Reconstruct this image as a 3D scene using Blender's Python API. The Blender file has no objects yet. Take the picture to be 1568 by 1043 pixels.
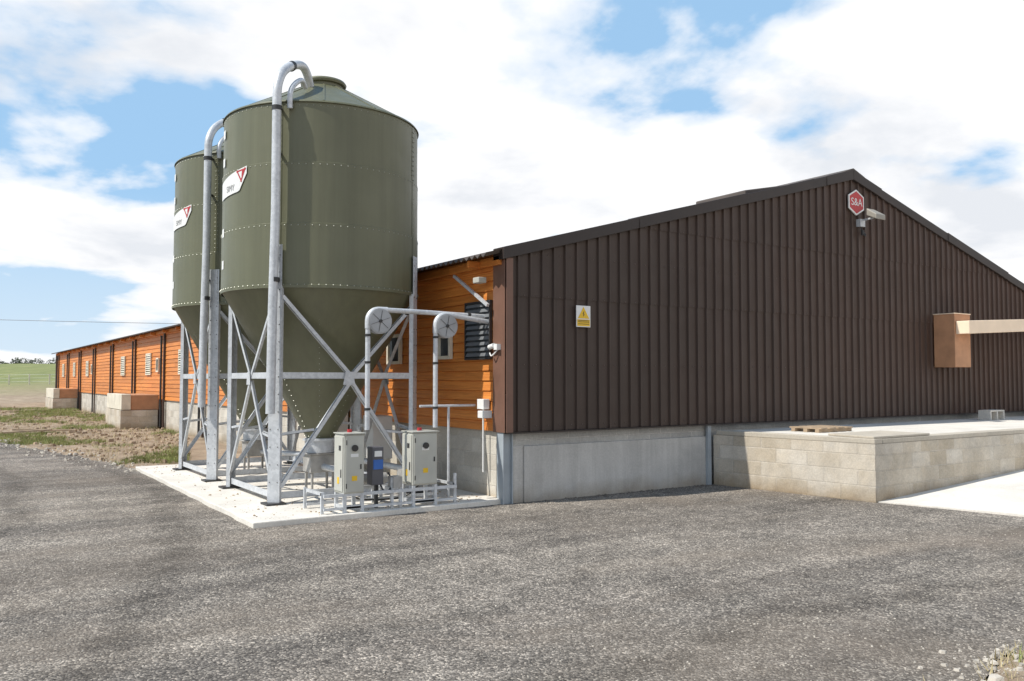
import bpy, math, random
from mathutils import Vector, noise
random.seed(7)
R=math.radians
scene=bpy.context.scene
scene.view_settings.view_transform='Standard'
scene.view_settings.look='None'
scene.view_settings.exposure=0
# world frame: x = along the gable (u), y = along the long wall (v), origin = building corner
CX,CY=-6.41,-9.70
HA=R(33.85)
def S(X,Y):
    "camera-frame metres (right of / ahead of the camera) -> site metres"
    c,s=math.cos(HA),math.sin(HA)
    return (CX+X*c+Y*s, CY-X*s+Y*c)

# ------------------------------------------------------------------ materials
def newmat(name):
    m=bpy.data.materials.new(name); m.use_nodes=True
    nt=m.node_tree; b=nt.nodes['Principled BSDF']
    return m,nt,b
def ramp(nt,fac,stops):
    r=nt.nodes.new('ShaderNodeValToRGB')
    e=r.color_ramp.elements
    while len(e)<len(stops): e.new(0.5)
    for i,(p,c) in enumerate(stops):
        e[i].position=p; e[i].color=(c[0],c[1],c[2],1) if not isinstance(c,float) else (c,c,c,1)
    nt.links.new(fac,r.inputs[0]); return r.outputs[0]
def mix(nt,f,a,b,mode='MIX'):
    m=nt.nodes.new('ShaderNodeMix'); m.data_type='RGBA'; m.blend_type=mode
    for sock,v in ((m.inputs[0],f),(m.inputs[6],a),(m.inputs[7],b)):
        if hasattr(v,'links'): nt.links.new(v,sock)
        elif isinstance(v,(int,float)): sock.default_value=v if sock==m.inputs[0] else (v,v,v,1)
        else: sock.default_value=(v[0],v[1],v[2],1)
    return m.outputs[2]
def mth(nt,op,a,b=0.0,c=None):
    m=nt.nodes.new('ShaderNodeMath'); m.operation=op
    for i,v in enumerate((a,b,c)):
        if v is None: continue
        if hasattr(v,'links'): nt.links.new(v,m.inputs[i])
        else: m.inputs[i].default_value=v
    return m.outputs[0]
def pos(nt):
    return nt.nodes.new('ShaderNodeTexCoord').outputs['Object']
def noi(nt,vec,scale,detail=4,rough=0.55,dist=0.0):
    n=nt.nodes.new('ShaderNodeTexNoise'); n.inputs['Scale'].default_value=scale
    n.inputs['Detail'].default_value=detail; n.inputs['Roughness'].default_value=rough
    n.inputs['Distortion'].default_value=dist
    nt.links.new(vec,n.inputs['Vector']); return n.outputs['Fac']
def mapv(nt,vec,scale=(1,1,1),rot=(0,0,0),loc=(0,0,0)):
    m=nt.nodes.new('ShaderNodeMapping'); m.inputs['Scale'].default_value=scale
    m.inputs['Rotation'].default_value=rot; m.inputs['Location'].default_value=loc
    nt.links.new(vec,m.inputs['Vector']); return m.outputs[0]
def bump(nt,b,h,strength=0.3,dist=0.01):
    n=nt.nodes.new('ShaderNodeBump'); n.inputs['Strength'].default_value=strength
    n.inputs['Distance'].default_value=dist
    nt.links.new(h,n.inputs['Height']); nt.links.new(n.outputs[0],b.inputs['Normal'])
def simple(name,col,rough=0.6,metal=0.0,var=0.15,scale=3.0,bs=0.0):
    m,nt,b=newmat(name); p=pos(nt)
    f=noi(nt,p,scale,5)
    lo=[c*(1-var) for c in col]; hi=[min(1,c*(1+var)) for c in col]
    nt.links.new(ramp(nt,f,[(0.3,lo),(0.7,hi)]),b.inputs['Base Color'])
    b.inputs['Roughness'].default_value=rough; b.inputs['Metallic'].default_value=metal
    if bs: bump(nt,b,noi(nt,p,scale*20,4),bs,0.005)
    return m

def asphalt_mat():
    m,nt,b=newmat('asphalt_chippings'); p=pos(nt)
    big=ramp(nt,noi(nt,p,0.30,6,0.62,0.8),[(0.3,(0.70,0.69,0.68)),(0.7,(1.18,1.16,1.13))])
    st=noi(nt,mapv(nt,p,(0.10,1.1,1),(0,0,R(-62))),1.0,4,0.55,0.5)
    st2=noi(nt,mapv(nt,p,(0.12,1.5,1),(0,0,R(14))),1.0,4,0.55,0.5)
    lanes=ramp(nt,mth(nt,'ADD',st,mth(nt,'MULTIPLY',st2,0.7)),[(0.66,(0.70,0.69,0.68)),(1.02,(1.24,1.22,1.18))])
    dirt=ramp(nt,noi(nt,mapv(nt,p,(0.5,1,1),(0,0,R(-40))),0.55,7,0.7,0.5),[(0.46,0.0),(0.72,0.65)])
    mid=ramp(nt,noi(nt,p,7,6,0.75),[(0.30,0.64),(0.70,1.27)])
    mid2=ramp(nt,noi(nt,p,1.7,6,0.7,0.6),[(0.32,0.74),(0.62,1.14)])
    v=nt.nodes.new('ShaderNodeTexVoronoi'); v.inputs['Scale'].default_value=70
    nt.links.new(p,v.inputs['Vector'])
    sep=nt.nodes.new('ShaderNodeSeparateColor'); nt.links.new(v.outputs['Color'],sep.inputs[0])
    chip=ramp(nt,sep.outputs[0],[(0.0,(0.094,0.085,0.077)),(0.45,(0.188,0.172,0.155)),(0.8,(0.295,0.272,0.243)),(0.97,(0.55,0.50,0.44))])
    c=mix(nt,1.0,chip,mix(nt,1.0,mix(nt,1.0,mix(nt,1.0,big,lanes,'MULTIPLY'),mid,'MULTIPLY'),mid2,'MULTIPLY'),'MULTIPLY')
    c=mix(nt,mth(nt,'MULTIPLY',dirt,0.8),c,(0.240,0.195,0.150))
    # wheel tracks: arcs of turning vehicles
    wob=mth(nt,'MULTIPLY',mth(nt,'SUBTRACT',noi(nt,p,0.4,3),0.5),0.9)
    brk=noi(nt,p,2.6,6,0.75)
    for (x0,y0,rad_,wd,k) in ((-2,-31,23.4,0.17,0.60),(-2,-31,25.2,0.17,0.64),(14,-18,14.2,0.16,0.64),(14,-18,16.0,0.16,0.70),(-30,6,24.6,0.18,0.66),(-30,6,26.4,0.18,0.64),(-9,-26,17.6,0.2,1.32),(-1,-24,19.4,0.22,1.28)):
        d=nt.nodes.new('ShaderNodeVectorMath'); d.operation='DISTANCE'; nt.links.new(p,d.inputs[0]); d.inputs[1].default_value=(x0,y0,0)
        a=mth(nt,'ABSOLUTE',mth(nt,'ADD',mth(nt,'SUBTRACT',d.outputs['Value'],rad_),wob))
        f=mth(nt,'MULTIPLY',ramp(nt,a,[(wd*0.5,1.0),(wd*1.7,0.0)]),ramp(nt,brk,[(0.30,0.0),(0.56,1.0)]))
        c=mix(nt,f,c,mix(nt,1.0,c,(k,k*0.99,k*0.98),'MULTIPLY'))
    nt.links.new(c,b.inputs['Base Color']); b.inputs['Roughness'].default_value=0.92
    b.inputs['Specular IOR Level'].default_value=0.3
    h=mth(nt,'ADD',mth(nt,'MULTIPLY',v.outputs['Distance'],-1.0),noi(nt,p,14,5,0.7))
    bump(nt,b,h,0.7,0.014)
    return m
def ground_mat():
    m,nt,b=newmat('earth_and_grass'); p=pos(nt)
    d=ramp(nt,noi(nt,p,1.3,8,0.72),[(0.25,(0.18,0.125,0.08)),(0.5,(0.33,0.25,0.17)),(0.75,(0.49,0.39,0.28))])
    g=ramp(nt,noi(nt,p,0.35,8,0.72),[(0.25,(0.13,0.155,0.05)),(0.55,(0.21,0.23,0.078)),(0.8,(0.34,0.31,0.14))])
    sp=nt.nodes.new('ShaderNodeSeparateXYZ'); nt.links.new(p,sp.inputs[0])
    far=mth(nt,'MULTIPLY_ADD',sp.outputs[1],0.03,-2.3)
    patch=mth(nt,'MULTIPLY_ADD',noi(nt,p,0.22,6,0.65),5.0,-3.0)
    f=mth(nt,'ADD',far,mth(nt,'MULTIPLY',noi(nt,p,0.3,5),0.7))
    f=mth(nt,'MAXIMUM',f,patch)
    cl=nt.nodes.new('ShaderNodeClamp'); nt.links.new(f,cl.inputs[0])
    nt.links.new(mix(nt,cl.outputs[0],d,g),b.inputs['Base Color'])
    b.inputs['Roughness'].default_value=0.95
    bump(nt,b,noi(nt,p,5,8,0.75),0.8,0.08)
    return m
def block_mat(name,c1,c2,mort,stain=(0.6,1.1),tan=0.0):
    m,nt,b=newmat(name); p=pos(nt)
    sp=nt.nodes.new('ShaderNodeSeparateXYZ'); nt.links.new(p,sp.inputs[0])
    cb=nt.nodes.new('ShaderNodeCombineXYZ')
    nt.links.new(mth(nt,'ADD',sp.outputs[0],sp.outputs[1]),cb.inputs[0]); nt.links.new(sp.outputs[2],cb.inputs[1])
    br=nt.nodes.new('ShaderNodeTexBrick')
    nt.links.new(cb.outputs[0],br.inputs['Vector'])
    br.inputs['Scale'].default_value=1.0; br.inputs['Brick Width'].default_value=0.45; br.inputs['Row Height'].default_value=0.215
    br.inputs['Mortar Size'].default_value=0.009; br.inputs['Mortar Smooth'].default_value=0.3
    br.inputs['Color1'].default_value=(*c1,1); br.inputs['Color2'].default_value=(*c2,1); br.inputs['Mortar'].default_value=(*mort,1)
    s=ramp(nt,noi(nt,p,1.6,7,0.7,0.5),[(0.3,stain[0]),(0.7,stain[1])])
    g=ramp(nt,noi(nt,p,45,4,0.7),[(0.3,0.82),(0.7,1.1)])
    low=ramp(nt,mth(nt,'ADD',sp.outputs[2],mth(nt,'MULTIPLY',noi(nt,p,4,4),0.25)),[(0.1,(0.62,0.54,0.44)),(0.36,(1,1,1))])
    tn=ramp(nt,noi(nt,p,1.1,6,0.7),[(0.4,(1,1,1)),(0.65,(1-0.1*tan,1-0.22*tan,1-0.4*tan))])
    c=mix(nt,1.0,mix(nt,1.0,mix(nt,1.0,mix(nt,1.0,br.outputs[0],s,'MULTIPLY'),g,'MULTIPLY'),low,'MULTIPLY'),tn,'MULTIPLY')
    nt.links.new(c,b.inputs['Base Color']); b.inputs['Roughness'].default_value=0.9
    h=mth(nt,'ADD',mth(nt,'MULTIPLY',br.outputs['Fac'],-1.0),mth(nt,'MULTIPLY',noi(nt,p,60,4,0.7),0.4))
    bump(nt,b,h,0.8,0.009)
    return m
def concrete_mat(name,col,streak=0.0):
    m,nt,b=newmat(name); p=pos(nt)
    f=noi(nt,p,1.1,8,0.7,0.4)
    c=ramp(nt,f,[(0.25,[x*0.74 for x in col]),(0.55,col),(0.8,[min(1,x*1.13) for x in col])])
    if streak:
        st=ramp(nt,noi(nt,mapv(nt,p,(9,9,0.5)),1.0,5,0.65),[(0.35,1-streak),(0.65,1.0)])
        c=mix(nt,1.0,c,st,'MULTIPLY')
        sp=nt.nodes.new('ShaderNodeSeparateXYZ'); nt.links.new(p,sp.inputs[0])
        lo=ramp(nt,mth(nt,'ADD',sp.outputs[2],mth(nt,'MULTIPLY',noi(nt,p,3,5),0.35)),[(0.16,(0.72,0.66,0.58)),(0.40,(1,1,1))])
        c=mix(nt,1.0,c,lo,'MULTIPLY')
    g=ramp(nt,noi(nt,p,40,5,0.7),[(0.3,0.86),(0.7,1.08)])
    c=mix(nt,1.0,c,g,'MULTIPLY')
    nt.links.new(c,b.inputs['Base Color']); b.inputs['Roughness'].default_value=0.9
    bump(nt,b,noi(nt,p,35,6,0.7),0.3,0.006)
    return m
def wood_mat():
    m,nt,b=newmat('orange_stained_boards'); p=pos(nt)
    sp=nt.nodes.new('ShaderNodeSeparateXYZ'); nt.links.new(p,sp.inputs[0])
    bi=mth(nt,'FLOOR',mth(nt,'MULTIPLY',mth(nt,'SUBTRACT',sp.outputs[2],0.98),1/0.14))
    wn=nt.nodes.new('ShaderNodeTexWhiteNoise'); wn.noise_dimensions='2D'
    cb=nt.nodes.new('ShaderNodeCombineXYZ')
    nt.links.new(bi,cb.inputs[0]); nt.links.new(mth(nt,'FLOOR',mth(nt,'MULTIPLY',mth(nt,'MULTIPLY_ADD',bi,1.7,sp.outputs[1]),0.21)),cb.inputs[1])
    nt.links.new(cb.outputs[0],wn.inputs['Vector'])
    tone=ramp(nt,wn.outputs['Value'],[(0.0,0.82),(1.0,1.12)])
    gr=noi(nt,mapv(nt,p,(1,1.2,38)),1.0,6,0.65,1.2)
    c=ramp(nt,gr,[(0.25,(0.40,0.12,0.022)),(0.5,(0.60,0.205,0.038)),(0.75,(0.75,0.30,0.065))])
    nt.links.new(mix(nt,1.0,c,tone,'MULTIPLY'),b.inputs['Base Color']); b.inputs['Roughness'].default_value=0.55
    bump(nt,b,gr,0.25,0.004)
    return m
def clad_mat():
    m,nt,b=newmat('brown_coated_steel'); p=pos(nt)
    sp=nt.nodes.new('ShaderNodeSeparateXYZ'); nt.links.new(p,sp.inputs[0])
    f=noi(nt,p,0.5,5,0.6)
    c=ramp(nt,f,[(0.3,(0.037,0.0215,0.0165)),(0.7,(0.051,0.0295,0.0225))])
    red=ramp(nt,mth(nt,'MULTIPLY',sp.outputs[0],1/15.0),[(0.1,(1,1,1)),(0.9,(1.5,1.12,0.90))])
    st=ramp(nt,noi(nt,mapv(nt,p,(7,7,0.35)),1.0,5,0.6),[(0.35,0.85),(0.7,1.18)])
    c=mix(nt,1.0,mix(nt,1.0,c,red,'MULTIPLY'),st,'MULTIPLY')
    low=ramp(nt,mth(nt,'ADD',sp.outputs[2],mth(nt,'MULTIPLY',noi(nt,mapv(nt,p,(6,6,0.8)),1.0,5),0.9)),[(1.35,0.30),(2.0,0.0)])
    c=mix(nt,low,c,(0.10,0.08,0.065))
    nt.links.new(c,b.inputs['Base Color'])
    b.inputs['Specular IOR Level'].default_value=0.35
    nt.links.new(ramp(nt,noi(nt,p,3,4),[(0.3,0.45),(0.7,0.6)]),b.inputs['Roughness'])
    bump(nt,b,noi(nt,p,1.5,3),0.12,0.02)
    return m
def silo_mat():
    m,nt,b=newmat('olive_coated_steel'); p=pos(nt)
    c=ramp(nt,noi(nt,p,0.8,5,0.6),[(0.3,(0.124,0.126,0.074)),(0.7,(0.146,0.148,0.088))])
    st=ramp(nt,noi(nt,mapv(nt,p,(8,8,0.3)),1.0,5,0.6),[(0.35,0.90),(0.7,1.08)])
    nt.links.new(mix(nt,1.0,c,st,'MULTIPLY'),b.inputs['Base Color'])
    nt.links.new(ramp(nt,noi(nt,p,2.5,5),[(0.3,0.36),(0.7,0.5)]),b.inputs['Roughness'])
    bump(nt,b,noi(nt,p,1.2,2),0.14,0.025)
    return m
def galv_mat(name='galvanised_steel',k=1.0):
    m,nt,b=newmat(name); p=pos(nt)
    v=nt.nodes.new('ShaderNodeTexVoronoi'); v.inputs['Scale'].default_value=28
    nt.links.new(p,v.inputs['Vector'])
    sep=nt.nodes.new('ShaderNodeSeparateColor'); nt.links.new(v.outputs['Color'],sep.inputs[0])
    c=ramp(nt,sep.outputs[0],[(0.0,[x*k for x in (0.52,0.54,0.56)]),(1.0,[x*k for x in (0.64,0.66,0.68)])])
    s=ramp(nt,noi(nt,p,3,6,0.7),[(0.3,0.82),(0.7,1.08)])
    nt.links.new(mix(nt,1.0,c,s,'MULTIPLY'),b.inputs['Base Color'])
    b.inputs['Metallic'].default_value=0.2; b.inputs['Roughness'].default_value=0.45
    return m
ASPH=asphalt_mat(); GND=ground_mat()
BLK=block_mat('concrete_blockwork',(0.66,0.62,0.54),(0.50,0.46,0.39),(0.62,0.58,0.51),stain=(0.74,1.08))
BLKT=block_mat('tan_blockwork',(0.66,0.61,0.53),(0.52,0.46,0.37),(0.62,0.57,0.49),stain=(0.72,1.1),tan=0.4)
BLKG=block_mat('grey_blockwork',(0.46,0.46,0.44),(0.39,0.39,0.38),(0.52,0.51,0.49),stain=(0.75,1.1))
CON=concrete_mat('pale_concrete',(0.72,0.68,0.61)); CONG=concrete_mat('cast_concrete',(0.52,0.51,0.485),0.14)
WOOD=wood_mat(); CLAD=clad_mat(); SILO=silo_mat(); GALV=galv_mat()
FLASH=simple('brown_flashing',(0.17,0.088,0.06),0.5); TRIM=simple('dark_trim',(0.028,0.019,0.016),0.55)
POST=simple('brown_posts',(0.06,0.035,0.025),0.6)
ROOF=simple('fibre_cement_roof',(0.105,0.088,0.078),0.85,var=0.25,scale=2,bs=0.3)
DARK=simple('dark_void',(0.02,0.02,0.022),0.7); BLACK=simple('black_plastic',(0.03,0.03,0.03),0.5)
CREAM=simple('cream_paint',(0.66,0.61,0.50),0.6); WHITE=simple('white_plastic',(0.76,0.76,0.74),0.45,var=0.04)
CAB=simple('grey_enamel',(0.46,0.46,0.41),0.45,var=0.08); RED=simple('red_paint',(0.46,0.03,0.035),0.5)
YEL=simple('yellow_paint',(0.80,0.50,0.02),0.5,var=0.05); BLUE=simple('blue_panel',(0.03,0.12,0.4),0.4)
RUST=simple('rusty_steel',(0.30,0.19,0.12),0.8,var=0.35,scale=8); BOOT=simple('dull_zinc_boot',(0.34,0.33,0.31),0.6,var=0.25,scale=6)
TIMB=simple('weathered_timber',(0.36,0.27,0.18),0.85,var=0.3,scale=6)
HOOD=simple('tan_timber_hood',(0.46,0.24,0.13),0.7,var=0.15,scale=4); BEAM=simple('beige_duct',(0.88,0.70,0.52),0.6,var=0.06)
GLASS=simple('window_glass',(0.05,0.06,0.07),0.08); LEAF=simple('distant_foliage',(0.05,0.07,0.03),0.95,var=0.4,scale=0.3)
STONE=simple('loose_stone',(0.44,0.40,0.34),0.9,var=0.35,scale=9); GBL=simple('grass_blades',(0.24,0.27,0.09),0.9,var=0.45,scale=1.5)
STRAW=simple('dry_straw',(0.50,0.42,0.24),0.9,var=0.25,scale=3); BLUG=simple('painted_grey_steel',(0.34,0.38,0.41),0.5)
RIV=simple('rivet_heads',(0.40,0.41,0.35),0.35,metal=0.3)

# ------------------------------------------------------------------ mesh helper
class MB:
    def __init__(s): s.v=[]; s.f=[]
    def add(s,vs,fs):
        o=len(s.v); s.v+= [tuple(x) for x in vs]; s.f+=[tuple(i+o for i in f) for f in fs]; return s
    def box(s,x0,x1,y0,y1,z0,z1):
        return s.add([(x0,y0,z0),(x1,y0,z0),(x1,y1,z0),(x0,y1,z0),(x0,y0,z1),(x1,y0,z1),(x1,y1,z1),(x0,y1,z1)],
          [(0,3,2,1),(4,5,6,7),(0,1,5,4),(1,2,6,5),(2,3,7,6),(3,0,4,7)])
    def beam(s,p,q,w,h,up=(0,0,1)):
        p=Vector(p);q=Vector(q);d=(q-p).normalized();up=Vector(up)
        if abs(d.dot(up))>0.98: up=Vector((0,1,0))
        a=d.cross(up).normalized(); b=a.cross(d).normalized()
        vs=[]
        for c in (p,q):
            for i,j in ((-1,-1),(1,-1),(1,1),(-1,1)): vs.append(c+a*(i*w/2)+b*(j*h/2))
        return s.add(vs,[(0,3,2,1),(4,5,6,7),(0,1,5,4),(1,2,6,5),(2,3,7,6),(3,0,4,7)])
    def angle(s,p,q,w,t,n1,n2):
        p=Vector(p);q=Vector(q);n1=Vector(n1);n2=Vector(n2)
        for a,b in ((n1,n2),(n2,n1)):
            vs=[]
            for c in (p,q):
                vs+=[c,c+a*w,c+a*w+b*t,c+b*t]
            s.add(vs,[(0,3,2,1),(4,5,6,7),(0,1,5,4),(1,2,6,5),(2,3,7,6),(3,0,4,7)])
        return s
    def tube(s,path,r,n=14,caps=True):
        path=[Vector(p) for p in path]; rs=r if isinstance(r,(list,tuple)) else [r]*len(path)
        m=len(path); o=len(s.v)
        t0=(path[1]-path[0]).normalized()
        ref=Vector((0,0,1)) if abs(t0.z)<0.9 else Vector((1,0,0))
        a=t0.cross(ref).normalized()
        for i in range(m):
            if i==0:t=t0
            elif i==m-1:t=(path[-1]-path[-2]).normalized()
            else:t=((path[i+1]-path[i]).normalized()+(path[i]-path[i-1]).normalized()).normalized()
            a=(a-t*a.dot(t)).normalized(); b=t.cross(a)
            for k in range(n):
                an=2*math.pi*k/n
                s.v.append(tuple(path[i]+(a*math.cos(an)+b*math.sin(an))*rs[i]))
        for i in range(m-1):
            for k in range(n):
                k2=(k+1)%n
                s.f.append((o+i*n+k,o+i*n+k2,o+(i+1)*n+k2,o+(i+1)*n+k))
        if caps:
            s.f.append(tuple(o+k for k in range(n))[::-1]); s.f.append(tuple(o+(m-1)*n+k for k in range(n)))
        return s
    def lathe(s,cx,cy,prof,n=96):
        o=len(s.v)
        for r,z in prof:
            for k in range(n):
                a=2*math.pi*k/n; s.v.append((cx+r*math.cos(a),cy+r*math.sin(a),z))
        for i in range(len(prof)-1):
            for k in range(n):
                k2=(k+1)%n; s.f.append((o+i*n+k,o+i*n+k2,o+(i+1)*n+k2,o+(i+1)*n+k))
        return s
    def prism(s,pts,z0,z1):
        n=len(pts); zf=(lambda p,z: z(p) if callable(z) else z)
        vs=[(p[0],p[1],zf(p,z0)) for p in pts]+[(p[0],p[1],zf(p,z1)) for p in pts]
        fs=[tuple(range(n))[::-1],tuple(range(n,2*n))]+[(i,(i+1)%n,n+(i+1)%n,n+i) for i in range(n)]
        return s.add(vs,fs)
    def obj(s,name,mat,parent=None,smooth=False,bevel=0.0):
        me=bpy.data.meshes.new(name); me.from_pydata(s.v,[],s.f); me.update()
        if smooth:
            me.polygons.foreach_set('use_smooth',[True]*len(me.polygons)); me.set_sharp_from_angle(angle=R(35))
        o=bpy.data.objects.new(name,me); scene.collection.objects.link(o)
        me.materials.append(mat)
        if bevel:
            b=o.modifiers.new('bevel','BEVEL'); b.width=bevel; b.segments=2; b.limit_method='ANGLE'
        if parent: o.parent=parent
        return o
def root(name):
    e=bpy.data.objects.new(name,None); scene.collection.objects.link(e); e.empty_display_size=0.3; return e
def smoothpath(pts,k=6):
    P=[Vector(p) for p in pts]; P=[P[0]*2-P[1]]+P+[P[-1]*2-P[-2]]; out=[]
    for i in range(1,len(P)-2):
        for j in range(k):
            t=j/k;a,b,c,d=P[i-1],P[i],P[i+1],P[i+2]
            out.append(0.5*((2*b)+(-a+c)*t+(2*a-5*b+4*c-d)*t*t+(-a+3*b-3*c+d)*t**3))
    out.append(P[-2]); return out

# ------------------------------------------------------------------ ground
def jitter_line(pts,step,amp,seed):
    rnd=random.Random(seed); out=[]
    for a,b in zip(pts[:-1],pts[1:]):
        L=math.hypot(b[0]-a[0],b[1]-a[1]); n=max(1,int(L/step))
        for i in range(n):
            t=i/n; out.append((a[0]+(b[0]-a[0])*t+rnd.uniform(-amp,amp),a[1]+(b[1]-a[1])*t+rnd.uniform(-amp,amp)))
    out.append(pts[-1]); return out
left_edge=jitter_line([(-3.2,7.3),S(-7.6,16.6),S(-9.3,18.6),S(-14.5,23.6),S(-22,25.5),S(-45,27)],0.35,0.12,1)
right_edge=jitter_line([S(1.3,3.2),S(2.2,4.5),S(3.1,5.35),S(5.5,7),S(12,10),S(30,16)],0.2,0.06,2)
apoly=[(-0.5,0.5)]+left_edge+[S(-45,-25),S(1.2,-25)]+right_edge+[S(34,30),(15,0.5)]
def inpoly(x,y,P):
    c=False;j=len(P)-1
    for i in range(len(P)):
        if (P[i][1]>y)!=(P[j][1]>y) and x<(P[j][0]-P[i][0])*(y-P[i][1])/(P[j][1]-P[i][1])+P[i][0]: c=not c
        j=i
    return c
def sstep(a,b,x):
    t=max(0,min(1,(x-a)/(b-a))); return t*t*(3-2*t)
def gz(x,y):
    dx,dy=x-CX,y-CY; fw=dx*math.sin(HA)+dy*math.cos(HA)
    hill=4.4*sstep(45,170,fw)+ (noise.noise(Vector((x*0.01,y*0.01,0)))*0.5*sstep(60,150,fw))
    if (x>-0.3 and -0.2<y<56 and x<16) or (-3.6<x<0.1 and 0<y<7.8) or (x>3.5 and -7.5<y<0.5 and x<18): return -0.05
    if inpoly(x,y,apoly): return -0.05
    d=math.hypot(dx,dy)
    n=0.05*noise.fractal(Vector((x*1.1,y*1.1,3.3)),1.0,2.0,5)+0.10*noise.noise(Vector((x*0.25,y*0.25,1)))*sstep(14,25,d)
    return 0.014+n+hill
mb=MB(); NS=420; rad=[0.6]
while rad[-1]<1500: rad.append(rad[-1]*1.035 if rad[-1]<80 else rad[-1]*1.08)
mb.v.append((CX,CY,-0.05))
for r in rad:
    for k in range(NS):
        a=2*math.pi*k/NS; x=CX+r*math.cos(a); y=CY+r*math.sin(a); mb.v.append((x,y,gz(x,y)))
for k in range(NS): mb.f.append((0,1+k,1+(k+1)%NS))
for i in range(len(rad)-1):
    for k in range(NS):
        k2=(k+1)%NS; mb.f.append((1+i*NS+k,1+(i+1)*NS+k,1+(i+1)*NS+k2,1+i*NS+k2))
mb.obj('ground',GND,smooth=True)
mb=MB(); mb.add([(p[0],p[1],0.0) for p in apoly],[tuple(range(len(apoly)))])
mb.obj('asphalt_yard',ASPH)
pad=MB(); pj=jitter_line([(-3.42,0.05),(-3.36,7.5)],0.3,0.015,4)
pad.prism([(0.02,0.05)]+[(-1.7,0.04)]+pj+[(0.02,7.5)],-0.1,0.065).obj('concrete_pad',CON,bevel=0.012)
ap=MB(); zr=lambda p: 0.012+0.05*max(0,p[0]-4.4)
ap.prism([(4.34,-2.72),(4.55,-3.6),(4.75,-4.6),(5.15,-6.6),(8,-6.7),(17.5,-6.7),(17.5,-2.72)],-0.1,zr).obj('concrete_apron',CON)

# ------------------------------------------------------------------ barn
W=15.52; L=54.5; SL=0.27; EZ=3.46
def ztop(u): return EZ+SL*(u if u<W/2 else W-u)
barn=root('timber_clad_barn')
def gable(v0,bands,name,sgn=-1):
    m=MB(); us=[]
    u=-0.02; pitch=0.205
    while u<W+0.02:
        for du,dv in ((0,0),(0.148,0),(0.160,0.032),(0.188,0.032),(0.200,0)):
            if u+du<W+0.02: us.append((u+du,dv))
        u+=pitch
    for bi,(za,zb,off) in enumerate(bands):
        o=len(m.v)
        for (uu,dv) in us:
            zt=ztop(uu)-0.02
            a=min(za,zt); b=min(zb if zb else 99,zt)
            m.v.append((uu,v0+sgn*(dv+off),a)); m.v.append((uu,v0+sgn*(dv+off),b))
        for i in range(len(us)-1):
            if m.v[o+2*i+1][2]-m.v[o+2*i][2]<0.001 and m.v[o+2*i+3][2]-m.v[o+2*i+2][2]<0.001: continue
            m.f.append((o+2*i,o+2*i+2,o+2*i+3,o+2*i+1))
    return m.obj(name,CLAD,barn)
gable(-0.05,[(0.98,2.88,0.0),(2.84,4.05,0.009),(4.01,None,0.018)],'gable_cladding')
gable(L+0.02,[(0.0,None,0.0)],'rear_gable_cladding',1)
m=MB()
def ball(m,c,r,n=6):
    x,y,z=c
    m.add([(x-r,y,z),(x+r,y,z),(x,y-r,z),(x,y+r,z),(x,y,z-r),(x,y,z+r)],[(0,2,5),(2,1,5),(1,3,5),(3,0,5),(2,0,4),(1,2,4),(3,1,4),(0,3,4)])
u=0.055
while u<W:
    for z in (1.05,1.9,2.86,3.45,4.03,4.7):
        if z<ztop(u)-0.1: ball(m,(u,-0.056-(0.009 if z>2.8 else 0)-(0.009 if z>4.02 else 0),z),0.009)
    u+=0.205
m.obj('cladding_screws',simple('screw_caps',(0.16,0.12,0.10),0.4),barn)
m=MB()
def barge(a,b,lift=0.0):
    z0,z1=ztop(a),ztop(b)
    vs=[(a,-0.125-lift,z0-0.10),(b,-0.125-lift,z1-0.10),(b,-0.125-lift,z1+0.07+lift),(a,-0.125-lift,z0+0.07+lift),
        (a,0.15,z0-0.10),(b,0.15,z1-0.10),(b,0.15,z1+0.07+lift),(a,0.15,z0+0.07+lift)]
    m.add(vs,[(0,1,2,3),(3,2,6,7),(5,4,7,6),(0,4,5,1),(1,5,6,2),(0,3,7,4)])
cuts=[-0.12,2.35,4.75,6.95,W/2]
for i in range(4): barge(cuts[i],cuts[i+1]+(0.06 if i<3 else 0),0.010*(i%2))
cuts=[W/2,8.6,11,13.4,W+0.12]
for i in range(4): barge(cuts[i],cuts[i+1]+(0.06 if i<3 else 0),0.010*((i+1)%2))
m.obj('barge_flashing',TRIM,barn,bevel=0.008)
m=MB(); ys=[]; y=-0.08
while y<L+0.1: ys.append(y); y+=0.0365
for side in (0,1):
    for seg,(a,b,off) in enumerate(((-0.38,2.6,0.0),(2.45,5.2,0.012),(5.05,W/2,0.024))):
        o=len(m.v)
        for i,yy in enumerate(ys):
            h=0.026*math.cos(2*math.pi*i/4)+0.02+off
            for uu in (a,b):
                x=uu if side==0 else W-uu
                m.v.append((x,yy,EZ+SL*uu+h))
        for i in range(len(ys)-1):
            f=(o+2*i,o+2*i+1,o+2*i+3,o+2*i+2)
            m.f.append(f if side else f[::-1])
        if seg==0:
            o=len(m.v)
            for i,yy in enumerate(ys):
                h=0.026*math.cos(2*math.pi*i/4)+0.012
                for hh in (h,h+0.0075):
                    m.v.append((a+0.001 if side==0 else W-a-0.001,yy,EZ+SL*a+hh))
            for i in range(len(ys)-1): m.f.append((o+2*i,o+2*i+2,o+2*i+3,o+2*i+1))
m.obj('corrugated_roof',ROOF,barn,smooth=False)
m=MB()
for s_ in (-1,1):
    a=W/2; b=W/2+s_*0.35
    m.add([(a,-0.13,ztop(a)+0.115),(a,L+0.1,ztop(a)+0.115),(b,L+0.1,ztop(b)+0.085),(b,-0.13,ztop(b)+0.085),
           (a,-0.13,ztop(a)+0.08),(b,-0.13,ztop(b)+0.05)],[(0,1,2,3),(0,3,5,4)])
m.obj('ridge_cap',ROOF,barn)
m=MB()
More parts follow.
